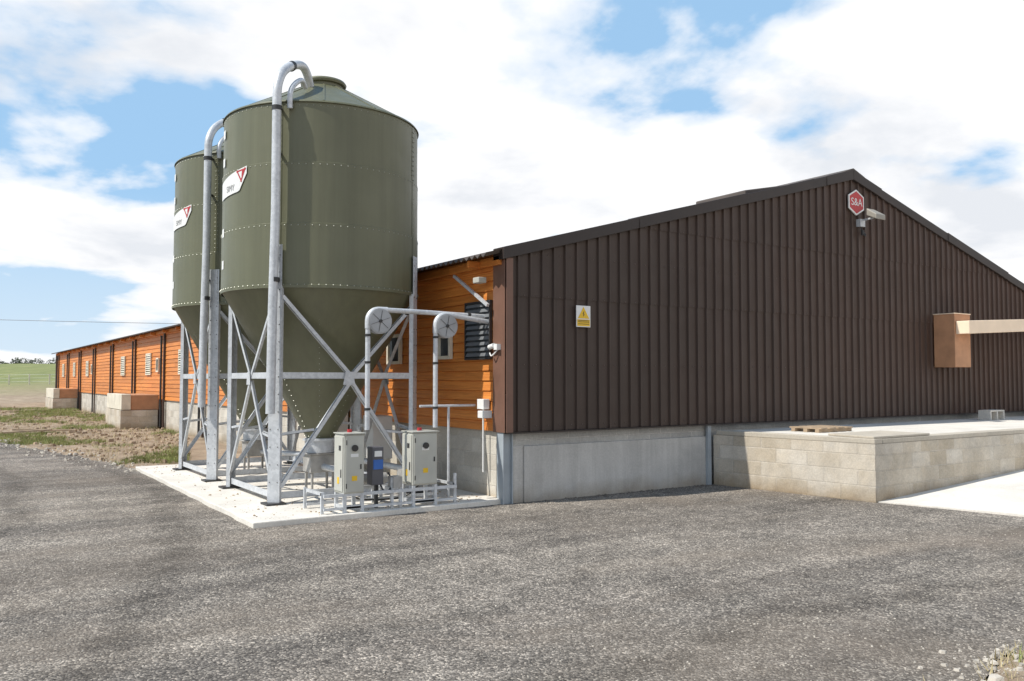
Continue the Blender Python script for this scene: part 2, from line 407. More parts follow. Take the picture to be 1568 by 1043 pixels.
for (u0,u1,y0,y1,hh) in ((5.35,6.85,0.4,1.6,0.15),):
    vs=[]
    for u_,y_ in ((u0,y0),(u1,y0),(u1,y1),(u0,y1)): vs.append((u_,y_,ztop(u_)-0.1))
    for u_,y_ in ((u0,y0),(u1,y0),(u1,y1),(u0,y1)): vs.append((u_,y_,ztop(u_)+hh-(0.09 if u_==u1 else 0)))
    m.add(vs,[(0,3,2,1),(4,5,6,7),(0,1,5,4),(1,2,6,5),(2,3,7,6),(3,0,4,7)])
m.obj('roof_vent',ROOF,barn,bevel=0.02)
m=MB(); m.box(0.0,0.2,0.12,L,-0.1,0.985); m.obj('side_plinth_wall',BLK,barn)
m=MB(); m.box(0.12,0.3,0.02,0.2,-0.1,0.78)
m.box(0.30,3.97,0.0,0.2,-0.1,0.775)
m.obj('gable_cast_plinth',CONG,barn,bevel=0.012)
m=MB(); m.box(0.10,W,0.03,0.2,0.776,1.0); m.box(3.98,W,0.03,0.2,-0.1,0.775); m.obj('gable_block_plinth',BLKG,barn)
m=MB(); m.box(W-0.2,W,0.21,L,-0.1,1.0); m.obj('rear_plinth_wall',BLK,barn)
m=MB(); m.box(-0.06,-0.045,-0.02,0.14,-0.05,0.985); m.box(0.085,0.10,-0.02,0.14,-0.05,0.985); m.box(-0.044,0.084,0.02,0.032,-0.05,0.985)
m.obj('corner_stanchion',BLUG,barn)
m=MB(); m.box(3.86,3.94,-0.05,-0.005,0.0,0.97); m.obj('gable_angle_post',BLUG,barn)
m=MB(); m.box(-0.03,W,-0.10,0.02,0.955,0.975); m.obj('drip_flashing',TRIM,barn)
m=MB(); prof=[]; z=0.98
while z<3.40:
    prof+=[(-0.052,z),(-0.052,z+0.004),(-0.034,z+0.128),(-0.026,z+0.136)]; z+=0.14
n=len(prof); seg=[0.20]+[i*5.3 for i in range(1,11)]+[L]
for a,b in zip(seg[:-1],seg[1:]):
    o=len(m.v)
    for (x,z) in prof: m.v.append((x,a+0.003,z)); m.v.append((x,b-0.003,z))
    for i in range(n-1): m.f.append((o+2*i,o+2*i+2,o+2*i+3,o+2*i+1)[::-1])
m.obj('weatherboards',WOOD,barn)
m=MB(); m.box(-0.02,0.1,0.2,L,0.99,3.46); m.box(W-0.1,W,0.1,L,1.0,3.45); m.obj('wall_lining',DARK,barn)
m=MB(); m.box(-0.075,-0.062,-0.075,0.22,0.97,3.34); m.box(-0.0615,0.05,-0.1,-0.088,0.97,3.36)
m.obj('corner_flashing',FLASH,barn,bevel=0.004)
m=MB(); m.box(-0.12,-0.055,0.0,L,3.27,3.385)
for i in range(0,28):
    y=0.5+i*2.0
    if y<L: m.box(-0.30,-0.121,y,y+0.05,3.27,3.36)
m.obj('eave_timber',WOOD,barn)
m=MB(); pm=MB()
for i in range(1,11):
    y=i*5.3
    m.box(-0.11,-0.056,y-0.06,y+0.06,0.0,3.30)
    pm.tube([(-0.15,y+0.16,0.05),(-0.15,y+0.16,3.2)],0.035,10)
m.box(-0.12,-0.056,L-0.2,L,0.0,3.3)
m.obj('wall_posts',POST,barn,bevel=0.006); pm.obj('downpipes',BLACK,barn,smooth=True)
fr=MB(); lv=MB(); gl=MB(); lw=MB(); ff=MB()
def louvre(y0,y1,z0,z1,mb_l,frame=0.05,dp=0.04):
    gl.box(-0.07,-0.056,y0,y1,z0,z1)
    if frame:
        for a in ((y0-frame,y0,z0-frame,z1+frame),(y1,y1+frame,z0-frame,z1+frame),(y0,y1,z0-frame,z0),(y0,y1,z1,z1+frame)):
            (fr if frame>0.04 else ff).box(-0.10,-0.057,*a)
    nn=int((z1-z0)/0.075); st=(z1-z0)/nn
    for i in range(nn):
        z=z0+i*st
        mb_l.add([(-0.073,y0,z+st*0.9),(-0.073,y1,z+st*0.9),(-0.073-dp,y1,z+st*0.35),(-0.073-dp,y0,z+st*0.35)],[(0,1,2,3)])
        mb_l.add([(-0.075,y0,z+st*0.9-0.008),(-0.075,y1,z+st*0.9-0.008),(-0.075-dp,y1,z+st*0.35-0.006),(-0.075-dp,y0,z+st*0.35-0.006)],[(0,1,2,3)])
louvre(0.29,0.93,2.0,2.78,lv,0.025,0.022)
ff.obj('dark_louvre_frame',BLACK,barn)
def window(y0,y1,z0,z1,f=0.05):
    gl.box(-0.068,-0.056,y0,y1,z0,z1)
    for a in ((y0-f,y0,z0-f,z1+f),(y1,y1+f,z0-f,z1+f),(y0,y1,z0-f,z0),(y0,y1,z1,z1+f)):
        fr.box(-0.11,-0.057,*a)
window(1.42,1.72,2.05,2.35); window(3.1,3.5,2.0,2.4)
for i in range(1,10):
    y=i*5.3
    if i!=6: louvre(y+2.3,y+3.1,1.9,2.6,lw,0.05)
    if i in (4,7): window(y+0.9,y+1.2,2.0,2.4)
fr.obj('window_frames',CREAM,barn); lv.obj('louvre_blades',simple('grey_louvre',(0.16,0.17,0.18),0.4),barn)
lw.obj('pale_louvre_blades',CREAM,barn); gl.obj('window_glazing',GLASS,barn)
m=MB(); m.beam((-0.16,1.15,3.22),(-0.16,0.22,2.72),0.04,0.04)
m.obj('eave_brace',GALV,barn)
m=MB(); m.box(-0.16,-0.06,0.33,0.50,1.28,1.42); m.box(-0.2,-0.06,0.26,0.42,1.16,1.26); m.tube([(-0.1,0.43,1.28),(-0.1,0.43,1.0),(-0.1,0.43,0.4)],0.014,8)
m.obj('junction_boxes',WHITE,barn,bevel=0.01)
m=MB(); m.tube([(-0.13,0.10,2.16),(-0.13,0.22,2.14)],0.035,12); m.box(-0.14,-0.076,0.02,0.10,2.1,2.18); m.tube(smoothpath([(-0.1,0.06,2.1),(-0.14,0.15,2.02),(-0.14,0.2,2.06)]),0.01,8)
m.obj('bulkhead_lamp',WHITE,barn,smooth=True)
m=MB(); m.box(-0.26,-0.13,0.30,0.46,3.04,3.12); m.obj('eave_floodlight',CAB,barn,bevel=0.01)

# ------------------------------------------------------------------ signs on gable
sg=root('warning_sign')
MB().box(1.14,1.40,-0.105,-0.095,2.45,2.76).obj('plate',WHITE,sg,bevel=0.003)
m=MB(); m.box(1.155,1.385,-0.1085,-0.1055,2.465,2.56); m.add([(1.165,-0.108,2.575),(1.375,-0.108,2.575),(1.27,-0.108,2.745)],[(0,1,2)]); m.obj('yellow_panel',YEL,sg)
m=MB(); m.add([(1.262,-0.1105,2.60),(1.285,-0.1105,2.63),(1.272,-0.1105,2.645),(1.28,-0.1105,2.69),(1.255,-0.1105,2.645),(1.268,-0.1105,2.633)],[(0,1,2,3,4,5)])
for z in (2.49,2.52,2.54): m.box(1.17,1.37,-0.111,-0.1095,z,z+0.008)
m.obj('black_symbol',BLACK,sg)
rs=root('hexagonal_company_sign')
def octa(m,cu,cz,rx,rz,y0,y1):
    pts=[(-1,-0.5),(0,-1),(1,-0.5),(1,0.5),(0,1),(-1,0.5)]
    n=len(pts); vs=[(cu+a*rx,y1,cz+b*rz) for a,b in pts]+[(cu+a*rx,y0,cz+b*rz) for a,b in pts]
    m.add(vs,[tuple(range(n)),tuple(range(n,2*n))[::-1]]+[(i,n+i,n+(i+1)%n,(i+1)%n) for i in range(n)])
m=MB(); octa(m,7.84,5.03,0.235,0.245,-0.125,-0.105); m.obj('white_rim',WHITE,rs)
m=MB(); octa(m,7.84,5.03,0.205,0.212,-0.129,-0.1255); m.obj('red_face',RED,rs)
def text_mesh(txt,size,name,mat,parent,fn):
    cu=bpy.data.curves.new(name,'FONT'); cu.body=txt; cu.size=size; cu.align_x='CENTER'; cu.align_y='CENTER'
    o=bpy.data.objects.new(name,cu); scene.collection.objects.link(o)
    dg=bpy.context.evaluated_depsgraph_get(); me=bpy.data.meshes.new_from_object(o.evaluated_get(dg))
    bpy.data.objects.remove(o)
    for v in me.vertices: v.co=Vector(fn(v.co.x,v.co.y))
    me.materials.clear(); me.materials.append(mat)
    o=bpy.data.objects.new(name,me); scene.collection.objects.link(o); o.parent=parent; return o
text_mesh('S&A',0.2,'lettering',WHITE,rs,lambda x,y:(7.84+x,-0.1315,5.03+y))
fl=root('floodlight')
m=MB(); m.beam((8.0,-0.1,4.70),(8.0,-0.36,4.72),0.03,0.03); m.box(7.9,8.05,-0.16,-0.07,4.58,4.72)
m.obj('bracket',GALV,fl)
m=MB(); m.prism([(7.85,-0.52),(8.15,-0.52),(8.12,-0.30),(7.88,-0.30)],lambda p:4.66 if p[1]<-0.4 else 4.76,lambda p:4.76 if p[1]<-0.4 else 4.90); m.obj('lamp_head',simple('aged_lamp_housing',(0.30,0.28,0.24),0.5),fl,bevel=0.015)
m=MB(); m.tube(smoothpath([(7.98,-0.12,4.58),(7.96,-0.16,4.46),(8.02,-0.18,4.40),(8.06,-0.14,4.46),(8.02,-0.1,4.52)]),0.012,8)
m.tube([(7.98,-0.15,4.51),(7.98,-0.15,4.42)],0.03,10); m.obj('sensor',BLACK,fl,smooth=True)

ex=root('conveyor_hood')
m=MB(); m.box(10.44,11.03,-0.526,-0.085,1.94,3.01); m.obj('hood_box',HOOD,ex,bevel=0.012)
m=MB(); m.box(10.43,11.04,-0.535,-0.084,3.012,3.03); m.obj('hood_lid',BEAM,ex)
m=MB(); m.box(10.47,17.8,-0.80,-0.53,2.60,2.86)
m.v=[(x,y,z+(x-10.47)*0.05) for x,y,z in m.v]
m.obj('conveyor_duct',BEAM,ex,bevel=0.012)
m=MB()
for x in (13.5,17.6): m.beam((x,-0.66,0.86),(x,-0.66,2.6+(x-10.47)*0.05),0.08,0.08)
m.obj('support_leg',GALV,ex)

# ------------------------------------------------------------------ loading platform
lp=root('loading_platform')
P=[(3.98,-0.06),(4.30,-2.72),(17.4,-2.72),(17.4,-0.06)]
m=MB(); m.prism(P,-0.1,0.80)
lpw=m.obj('block_retaining_wall',BLKT,lp)
m=MB(); m.prism([(4.2,-0.12),(4.46,-2.50),(17.3,-2.50),(17.3,-0.12)],0.78,0.86); m.obj('deck_slab',CON,lp,bevel=0.01)
m=MB(); m.prism([(4.0,-0.1),(4.30,-2.715),(4.49,-2.715),(4.19,-0.1)],0.802,0.872)
m.prism([(4.5,-2.715),(4.5,-2.48),(17.3,-2.48),(17.3,-2.715)],0.802,0.868)
m.prism([(4.31,-2.70),(4.40,-1.9),(5.7,-1.9),(5.7,-2.70)],0.873,0.905)
m.obj('wall_coping',concrete_mat('coping_concrete',(0.50,0.45,0.37)),lp,bevel=0.008)
pl=root('timber_pallet')
m=MB()
for i in range(4): m.box(5.0+i*0.22,5.15+i*0.22,-1.35,-0.75,0.915,0.935)
for y in (-1.32,-1.1,-0.87): m.box(4.98,5.82,y,y+0.07,0.862,0.914)
m.obj('boards',TIMB,pl)
for (x,y) in ((11.4,-0.7),(14.3,-0.6)):
    b=root('hollow_block'); m=MB()
    for k in range(2):
        m.box(x+0.26*k,x+0.26*k+0.04,y,y+0.25,0.862,1.03)
    m.box(x+0.52,x+0.56,y,y+0.25,0.862,1.03); m.box(x,x+0.56,y,y+0.25,1.031,1.06); m.box(x+0.041,x+0.519,y+0.15,y+0.249,0.862,1.03)
    m.obj('shell',CON,b)

# ------------------------------------------------------------------ silos
def silo(cx,cy,name,pipe_off):
    s=root(name); r=1.42; zb,zt=2.95,5.42
    dz=(zt-zb)/3
    m=MB()
    prof=[(0.17,0.80),(0.19,0.83)]
    prof+=[(r-0.03,zb-0.03),(r-0.002,zb-0.012)]
    m.lathe(cx,cy,prof); m.obj('hopper_cone',SILO,s,smooth=True)
    m=MB()
    pr=[(r,zb-0.045),(r+0.008,zb-0.04),(r+0.008,zb+0.0),(r,zb+0.005),(r,zb+dz),(r-0.006,zb+dz+0.004),(r-0.006,zb+2*dz),(r-0.012,zb+2*dz+0.004),(r-0.012,zt-0.01),(r+0.006,zt-0.02),(r+0.008,zt-0.012),(r-0.01,zt+0.012)]
    m.lathe(cx,cy,pr); m.obj('barrel',SILO,s,smooth=True)
    m=MB(); m.lathe(cx,cy,[(r-0.006,zt+0.006),(r-0.1,zt+0.055),(0.33,zt+0.60),(0.30,zt+0.62)]); m.obj('roof_cone',SILO,s,smooth=True)
    m=MB()
    for k in range(12):
        a=2*math.pi*(k+0.3)/12; c,d=math.cos(a),math.sin(a)
        m.beam((cx+c*(r-0.03),cy+d*(r-0.03),zt+0.018),(cx+c*0.34,cy+d*0.34,zt+0.600),0.03,0.014)
    m.obj('roof_seams',SILO,s)
    m=MB(); m.lathe(cx,cy,[(0.29,zt+0.58),(0.29,zt+0.66),(0.33,zt+0.67),(0.34,zt+0.70),(0.32,zt+0.73),(0.12,zt+0.77),(0.0,zt+0.775)],40)
    m.obj('filler_lid',SILO,s,smooth=True)
    m=MB()
    for z,rr in ((zb-0.0,r+0.009),(zb+dz-0.03,r+0.0),(zb+2*dz-0.03,r-0.006),(zt-0.06,r-0.012)):
        for k in range(96):
            a=2*math.pi*k/96; ball(m,(cx+rr*math.cos(a),cy+rr*math.sin(a),z),0.010)
    for k in range(4):
        a=R(225+k*90); z=zb+0.05
        while z<zt-0.06:
            for da in (-0.016,0.016): ball(m,(cx+(r-0.004)*math.cos(a+da),cy+(r-0.004)*math.sin(a+da),z),0.009)
            z+=0.07
    for k in range(8):
        a=2*math.pi*(k+0.5)/8
        for j in range(28):
            t=(j+0.5)/28; rr=0.2+(r-0.24)*t; ball(m,(cx+rr*math.cos(a),cy+rr*math.sin(a),0.83+(zb-0.86)*t),0.008)
    m.obj('bolt_heads',RIV,s)
    m=MB()
    for k in range(4):
        a=R(225+k*90)
        for i in range(3):
            rr=r-0.006*i+0.004; z0=zb+i*dz+0.01; z1=z0+dz-0.02
            vs=[(cx+rr*math.cos(a+d),cy+rr*math.sin(a+d),z) for z in (z0,z1) for d in (-0.03,-0.01,0.01,0.03)]
            m.add(vs,[(0,1,5,4),(1,2,6,5),(2,3,7,6)])
    m.obj('lap_strips',SILO,s)
    lr=r+0.028; lg=MB(); fp=MB()
    corners=[]
    for k in range(4):
        a=R(45+90*k); n=Vector((math.cos(a),math.sin(a),0)); t=Vector((-n.y,n.x,0))
        c=Vector((cx,cy,0))+n*lr; corners.append(c)
        def plate(c0,du,dn,hu,hn,z0,z1):
            vs=[]
            for z in (z0,z1):
                for i,j in ((-1,-1),(1,-1),(1,1),(-1,1)):
                    p=c0+t*(du+i*hu)+n*(dn+j*hn); vs.append((p.x,p.y,z))
            lg.add(vs,[(0,3,2,1),(4,5,6,7),(0,1,5,4),(1,2,6,5),(2,3,7,6),(3,0,4,7)])
        plate(c,0,0.004,0.085,0.004,0.09,3.48)
        plate(c,-0.081,-0.027,0.004,0.026,0.09,2.93); plate(c,0.081,-0.027,0.004,0.026,0.09,2.93)
        plate(c,-0.04,0.012,0.018,0.003,2.9,3.46); plate(c,0.04,0.012,0.018,0.003,2.9,3.46)
        for i in range(14):
            for q in (-0.055,0.055):
                p=c+t*q+n*0.010; ball(fp,(p.x,p.y,0.35+i*0.23),0.010)
        fp.box(c.x-0.13,c.x+0.13,c.y-0.13,c.y+0.13,0.066,0.09)
    br=MB()
    for k in range(4):
        a,b=corners[k],corners[(k+1)%4]; mid=(a+b)/2; out=(mid-Vector((cx,cy,0))).normalized(); out.z=0
        e=(b-a).normalized(); A=a+e*0.06; B=b-e*0.06
        def ang(p,q,w=0.06,off=0.0):
            p=p+out*off;q=q+out*off
            d=(q-p).normalized(); up=out.cross(d).normalized()
            br.angle(p,q,w,0.006,up,-out)
        z=lambda v,h: Vector((v.x,v.y,h))
        ang(z(A,1.70),z(B,1.70),0.09,0.02)
        ang(z(A,2.78),z(mid,1.74),0.055,0.035); ang(z(B,2.78),z(mid,1.74),0.055,0.028)
        ang(z(mid,1.68),z(A,0.3),0.055,0.035); ang(z(mid,1.68),z(B,0.3),0.055,0.028)
        ang(z(A,0.13),z(B,0.13),0.09,0.0)
        q1=A.lerp(mid,0.5)
        ang(z(A,0.95),z(q1,1.0),0.04,0.012); q2=B.lerp(mid,0.5); ang(z(B,0.95),z(q2,1.0),0.04,0.012)
        g=mid+out*0.044; h2=0.09
        br.add([g-e*h2+Vector((0,0,1.62)),g+e*h2+Vector((0,0,1.62)),g+e*h2*0.6+Vector((0,0,1.80)),g-e*h2*0.6+Vector((0,0,1.80))],[(0,1,2,3)])
    lg.obj('support_legs',GALV,s); br.obj('cross_bracing',GALV,s); fp.obj('foot_plates',BLACK,s)
    po=math.hypot(*pipe_off)
    px,py=cx+pipe_off[0],cy+pipe_off[1]
    nx,ny=-pipe_off[0]/po,-pipe_off[1]/po
    def Q(d,z): return (px+nx*d,py+ny*d,z)
    lean=lambda z:( -0.03*(5.3-z)/4)
    path=[(px+lean(1.2)*1.2,py,1.25),(px+lean(2.5)*1.2,py,2.5),Q(0,3.9),Q(0,5.0),Q(0,5.3)]
    path+=[Vector(p) for p in smoothpath([Q(0,5.36),Q(0.02,5.60),Q(0.16,5.82),Q(0.42,6.00),Q(0.72,6.12),Q(0.90,6.10),Q(1.04,5.95),Q(1.12,5.78)],6)]
    m=MB(); m.tube(path,0.060,18); m.obj('fill_pipe',GALV,s,smooth=True)
    m=MB()
    for z in (3.0,5.28): m.tube([Q(0,z-0.03),Q(0,z+0.03)],0.067,18)
    m.tube([Q(0.40,5.98),Q(0.46,6.02)],0.067,18)
    for z in (3.3,4.7,5.3):
        m.beam(Q(0.02,z),Q(0.14,z),0.03,0.03)
    m.obj('pipe_clamps',BLACK,s,smooth=True)
    tx,ty=-ny,nx
    vp=lambda d,z,k=-0.14:(px+nx*d+tx*k,py+ny*d+ty*k,z)
    m=MB(); m.tube(smoothpath([vp(0.10,5.30),vp(0.10,5.50),vp(0.22,5.66),vp(0.45,5.80),vp(0.58,5.74)]),0.035,14)
    m.obj('vent_pipe',GALV,s,smooth=True)
    m=MB(); m.lathe(cx,cy,[(0.15,0.62),(0.22,0.63),(0.22,0.80),(0.25,0.80),(0.25,0.83),(0.19,0.84)],32); m.obj('outlet_collar',GALV,s,smooth=True)
    m=MB(); m.prism([(cx-0.20,cy-0.16),(cx+0.20,cy-0.16),(cx+0.20,cy+0.16),(cx-0.20,cy+0.16)],0.34,0.60); m.box(cx-0.24,cx+0.24,cy-0.2,cy+0.2,0.601,0.625)
    for a in (-1,1):
        for b_ in (-1,1):
            m.box(cx+a*0.16-0.018,cx+a*0.16+0.018,cy+b_*0.12-0.018,cy+b_*0.12+0.018,0.066,0.339)
    m.obj('outlet_boot',BOOT,s,bevel=0.01)
    m=MB(); a0,a1=R(172),R(204); n=16; rr=r+0.006; vs=[]; fs=[]
    def zz(t): return (4.22+0.05*t, 4.46+0.13*t)
    for i in range(n+1):
        t=i/n; a=a0+(a1-a0)*t; lo,hi=zz(t)
        if t>0.8: lo+= (t-0.8)/0.2*0.22
        vs+=[(cx+rr*math.cos(a),cy+rr*math.sin(a),lo),(cx+rr*math.cos(a),cy+rr*math.sin(a),hi)]
    for i in range(n): fs.append((2*i,2*i+2,2*i+3,2*i+1))
    m.add(vs,fs); m.obj('logo_panel',WHITE,s,smooth=True)
    m=MB(); rr=r+0.010
    C=lambda a,z:(cx+rr*math.cos(R(a)),cy+rr*math.sin(R(a)),z)
    def stroke(a,b,w):
        (a0_,z0_),(a1_,z1_)=a,b
        dx=(a1_-a0_)*r*0.01745; dzz=z1_-z0_; Ln=math.hypot(dx,dzz); nx_=-dzz/Ln*w/(r*0.01745); nz_=dx/Ln*w
        m.add([C(a0_,z0_),C(a1_,z1_),C(a1_+nx_,z1_+nz_),C(a0_+nx_,z0_+nz_)],[(0,1,2,3)])
    stroke((195,4.545),(203.3,4.565),-0.022); stroke((203.3,4.565),(199.5,4.38),-0.022); stroke((199.5,4.38),(195,4.545),-0.022)
    m.add([C(200.2,4.535),C(201.8,4.538),C(199.8,4.45)],[(0,1,2)])
    m.obj('logo_triangle',RED,s)
    text_mesh('SIMY',0.12,'logo_letters',simple('grey_lettering',(0.25,0.25,0.25),0.6),s,lambda x,y:(cx+(r+0.012)*math.cos(R(188)+x/r),cy+(r+0.012)*math.sin(R(188)+x/r),4.33+y))
    m=MB()
    for z in (3.3,3.75,4.75,5.15):
        a=R(176); rr=r+0.005
        m.add([(cx+rr*math.cos(a+d),cy+rr*math.sin(a+d),z+h) for d,h in ((-0.04,-0.06),(0.04,-0.06),(0.04,0.06),(-0.04,0.06))],[(0,1,2,3)])
    m.obj('sight_windows',WHITE,s)
silo(-1.75,2.34,'feed_silo',(-1.073,-1.110))
silo(-1.75,5.42,'feed_silo',(-1.16,-1.03))

# ------------------------------------------------------------------ feed conveyors
fc=root('feed_conveyor_pipes')
tb=MB(); wh=MB(); bk=MB()
def corner(u,v,z):
    wh.tube([(u,v-0.05,z),(u,v+0.05,z)],0.165,36)
    wh.tube([(u,v-0.058,z),(u,v-0.05,z)],0.150,36)
    bk.tube([(u,v-0.075,z),(u,v-0.058,z)],0.022,10)
    for k in range(3):
        a=R(20+60*k); bk.beam((u-0.14*math.cos(a),v-0.062,z-0.14*math.sin(a)),(u+0.14*math.cos(a),v-0.062,z+0.14*math.sin(a)),0.004,0.004)
    pts=[(u-0.15,v,z-0.1)]+[(u-0.15*math.cos(R(t)),v,z+0.15*math.sin(R(t))) for t in range(0,91,10)]+[(u+0.12,v,z+0.15)]
    tb.tube(pts,0.04,14)
corner(-1.72,0.40,2.45); corner(-0.73,0.40,2.42)
tb.tube([(-1.87,0.4,1.05),(-1.87,0.4,2.36)],0.033,14); tb.tube([(-0.88,0.4,1.05),(-0.88,0.4,2.33)],0.033,14)
tb.tube([(-1.62,0.40,2.60),(-1.0,0.46,2.60),(0.0,0.46,2.58)],0.033,14); tb.tube([(-0.63,0.40,2.57),(-0.05,0.36,2.50)],0.033,14)
tb.tube([(-1.75,2.34,0.42),(-1.72,0.6,0.42)],0.045,14); tb.tube([(-1.75,5.42,0.42),(-0.88,3.6,0.42),(-0.88,0.6,0.42)],0.045,14)
for u in (-1.87,-0.88):
    for z in (1.3,1.9,2.25): bk.tube([(u,0.4,z),(u,0.4,z+0.03)],0.04,14)
for x in (-1.3,-0.35): bk.tube([(x,0.46,2.595),(x+0.04,0.46,2.595)],0.042,14)
for pth in ([(-2.1,0.43,0.5),(-2.0,0.52,0.2),(-1.6,0.6,0.12),(-1.2,0.62,0.14),(-1.05,0.44,0.34)],[(-2.0,0.43,0.9),(-1.93,0.5,0.75),(-1.9,0.6,0.6)]):
    bk.tube(smoothpath(pth),0.011,8)
tb.obj('conveyor_tubes',GALV,fc,smooth=True); wh.obj('corner_wheels',simple('corner_wheel_grey',(0.36,0.37,0.38),0.5),fc,smooth=True); bk.obj('clamps',BLACK,fc)
gr=root('guard_rail')
m=MB(); m.tube([(-1.0,0.62,1.33),(-0.12,0.62,1.33)],0.018,10); m.tube([(-0.55,0.62,0.07),(-0.55,0.62,1.33)],0.018,10)
m.obj('rail',GALV,gr,smooth=True)

def cabinet(name,u0,u1,v0,v1,z0,z1):
    c=root(name)
    MB().box(u0,u1,v0,v1,z0,z1).obj('body',CAB,c,bevel=0.012)
    m=MB(); m.box(u0+0.02,u1-0.02,v0-0.012,v0-0.001,z0+0.02,z1-0.02); m.box(u0-0.012,u0-0.001,v0+0.02,v1-0.02,z0+0.03,z1-0.03); m.obj('door',CAB,c,bevel=0.004)
    m=MB()
    um=(u0+u1)/2
    m.tube([(um,v0-0.035,z1-0.17),(um,v0-0.013,z1-0.17)],0.04,20); m.box(u1-0.06,u1-0.045,v0-0.02,v0-0.0125,z0+0.3,z0+0.36)
    m.box(u0-0.016,u0-0.0125,v0+0.07,v0+0.13,z1-0.2,z1-0.14); m.box(u0-0.02,u0-0.0125,v0+0.05,v0+0.065,z0+0.2,z0+0.3)
    for z in (z0+0.1,z1-0.1): m.box(u0+0.022,u0+0.034,v0-0.018,v0-0.0125,z-0.03,z+0.03)
    m.obj('switch_knob',BLACK,c)
    m=MB(); m.box(um-0.035,um+0.035,v0-0.015,v0-0.0125,z0+0.16,z0+0.22); m.box(u0-0.016,u0-0.0125,v0+0.12,v0+0.17,z0+0.12,z0+0.2); m.obj('warning_label',YEL,c)
    m=MB(); m.box(um-0.05,um+0.05,v0-0.0145,v0-0.0125,z0+0.45,z0+0.49); m.obj('name_plate',WHITE,c)
    m=MB()
    for (a,b) in ((u0+0.02,v0+0.02),(u1-0.02,v0+0.02),(u0+0.02,v1-0.02),(u1-0.02,v1-0.02)):
        m.box(a-0.02,a+0.02,b-0.02,b+0.02,0.066,z0-0.001)
    m.box(u0+0.041,u1-0.041,v0+0.005,v0+0.035,0.11,0.15); m.box(u0+0.005,u0+0.035,v0+0.041,v1-0.041,0.11,0.15)
    m.obj('stand',GALV,c)
    m=MB(); m.tube([(um+0.02,v1-0.1,z1+0.001),(um+0.02,v1-0.1,z1+0.05)],0.03,16); m.obj('red_inlet_cap',RED,c)
    m=MB(); m.box(u0-0.015,u1+0.015,v0-0.025,v1+0.01,z1+0.001,z1+0.014); m.obj('rain_lid',CAB,c,bevel=0.003)
    return c
cabinet('control_cabinet',-2.30,-2.03,0.12,0.42,0.29,1.02)
cabinet('control_cabinet',-1.36,-1.00,0.12,0.42,0.33,1.01)
k=root('keypad_unit')
MB().box(-1.88,-1.72,0.22,0.38,0.36,0.84).obj('case',simple('dark_grey_case',(0.09,0.09,0.10),0.5),k,bevel=0.01)
m=MB(); m.box(-1.865,-1.735,0.208,0.219,0.56,0.68); m.obj('blue_face',BLUE,k)
m=MB(); m.box(-1.85,-1.75,0.208,0.2195,0.72,0.79); m.obj('display',WHITE,k)
m=MB(); m.tube(smoothpath([(-1.76,0.25,0.38),(-1.72,0.2,0.28),(-1.64,0.2,0.30),(-1.60,0.25,0.42),(-1.62,0.3,0.5)]),0.012,8); m.box(-1.80,-1.76,0.29,0.33,0.066,0.359); m.obj('lead',BLACK,k)
lf_=root('conveyor_stand')
m=MB()
for v in (0.14,0.72):
    m.beam((-2.55,v,0.28),(-0.7,v,0.28),0.03,0.04); m.beam((-2.55,v,0.12),(-0.7,v,0.12),0.03,0.03)
    for u in (-2.55,-1.62,-1.5,-0.7): m.beam((u,v+0.045,0.066),(u,v+0.045,0.45 if u>-2 else 0.33),0.035,0.035)
for u in (-2.55,-1.62,-0.7): m.beam((u,0.17,0.305),(u,0.69,0.305),0.035,0.035)
m.obj('frame',GALV,lf_)
m=MB(); m.tube([(-1.98,0.62,0.40),(-1.5,0.62,0.40)],0.07,20); m.tube([(-1.3,0.62,0.42),(-0.85,0.62,0.42)],0.08,20); m.box(-1.62,-1.5,0.14,0.3,0.32,0.46)
m.obj('gear_motors',BOOT,lf_,smooth=True)
m=MB(); m.box(-1.98,-1.86,0.56,0.68,0.47,0.6); m.obj('red_terminal_box',RED,lf_,bevel=0.01)
for (u,v) in ((-0.6,3.0),(-0.7,4.6)):
    b=root('meter_box'); MB().box(u,u+0.35,v,v+0.4,0.4,1.1).obj('case',WHITE,b,bevel=0.01)
    m=MB(); m.box(u+0.02,u+0.06,v+0.03,v+0.07,0.066,0.399); m.box(u+0.29,u+0.33,v+0.33,v+0.37,0.066,0.399); m.obj('legs',GALV,b)
def stones(name,n,region,smin,smax,mat,zf=None,seed=3):
    rnd=random.Random(seed); m=MB()
    for _ in range(n):
        x,y=region(rnd)
        s=smin*(smax/smin)**(rnd.random()**2.2)
        z=zf(x,y) if zf else 0.0
        a=rnd.random()*6.28; pts=[]
        for k in range(5):
            aa=a+k*6.283/5+rnd.uniform(-0.3,0.3); q=s*rnd.uniform(0.75,1.2); pts.append((x+q*math.cos(aa),y+q*math.sin(aa)))
        vs=[(p[0],p[1],z-s*0.1) for p in pts]+[(x+(p[0]-x)*0.7,y+(p[1]-y)*0.7,z+s*rnd.uniform(0.4,0.75)) for p in pts]
        m.add(vs,[(5,6,7,8,9)]+[(k,(k+1)%5,5+(k+1)%5,5+k) for k in range(5)])
    return m.obj(name,mat)
stones('pad_grit',900,lambda r:(r.uniform(-3.3,-0.1),0.12+7.2*r.random()**1.3),0.004,0.022,TIMB,lambda x,y:0.066,31)

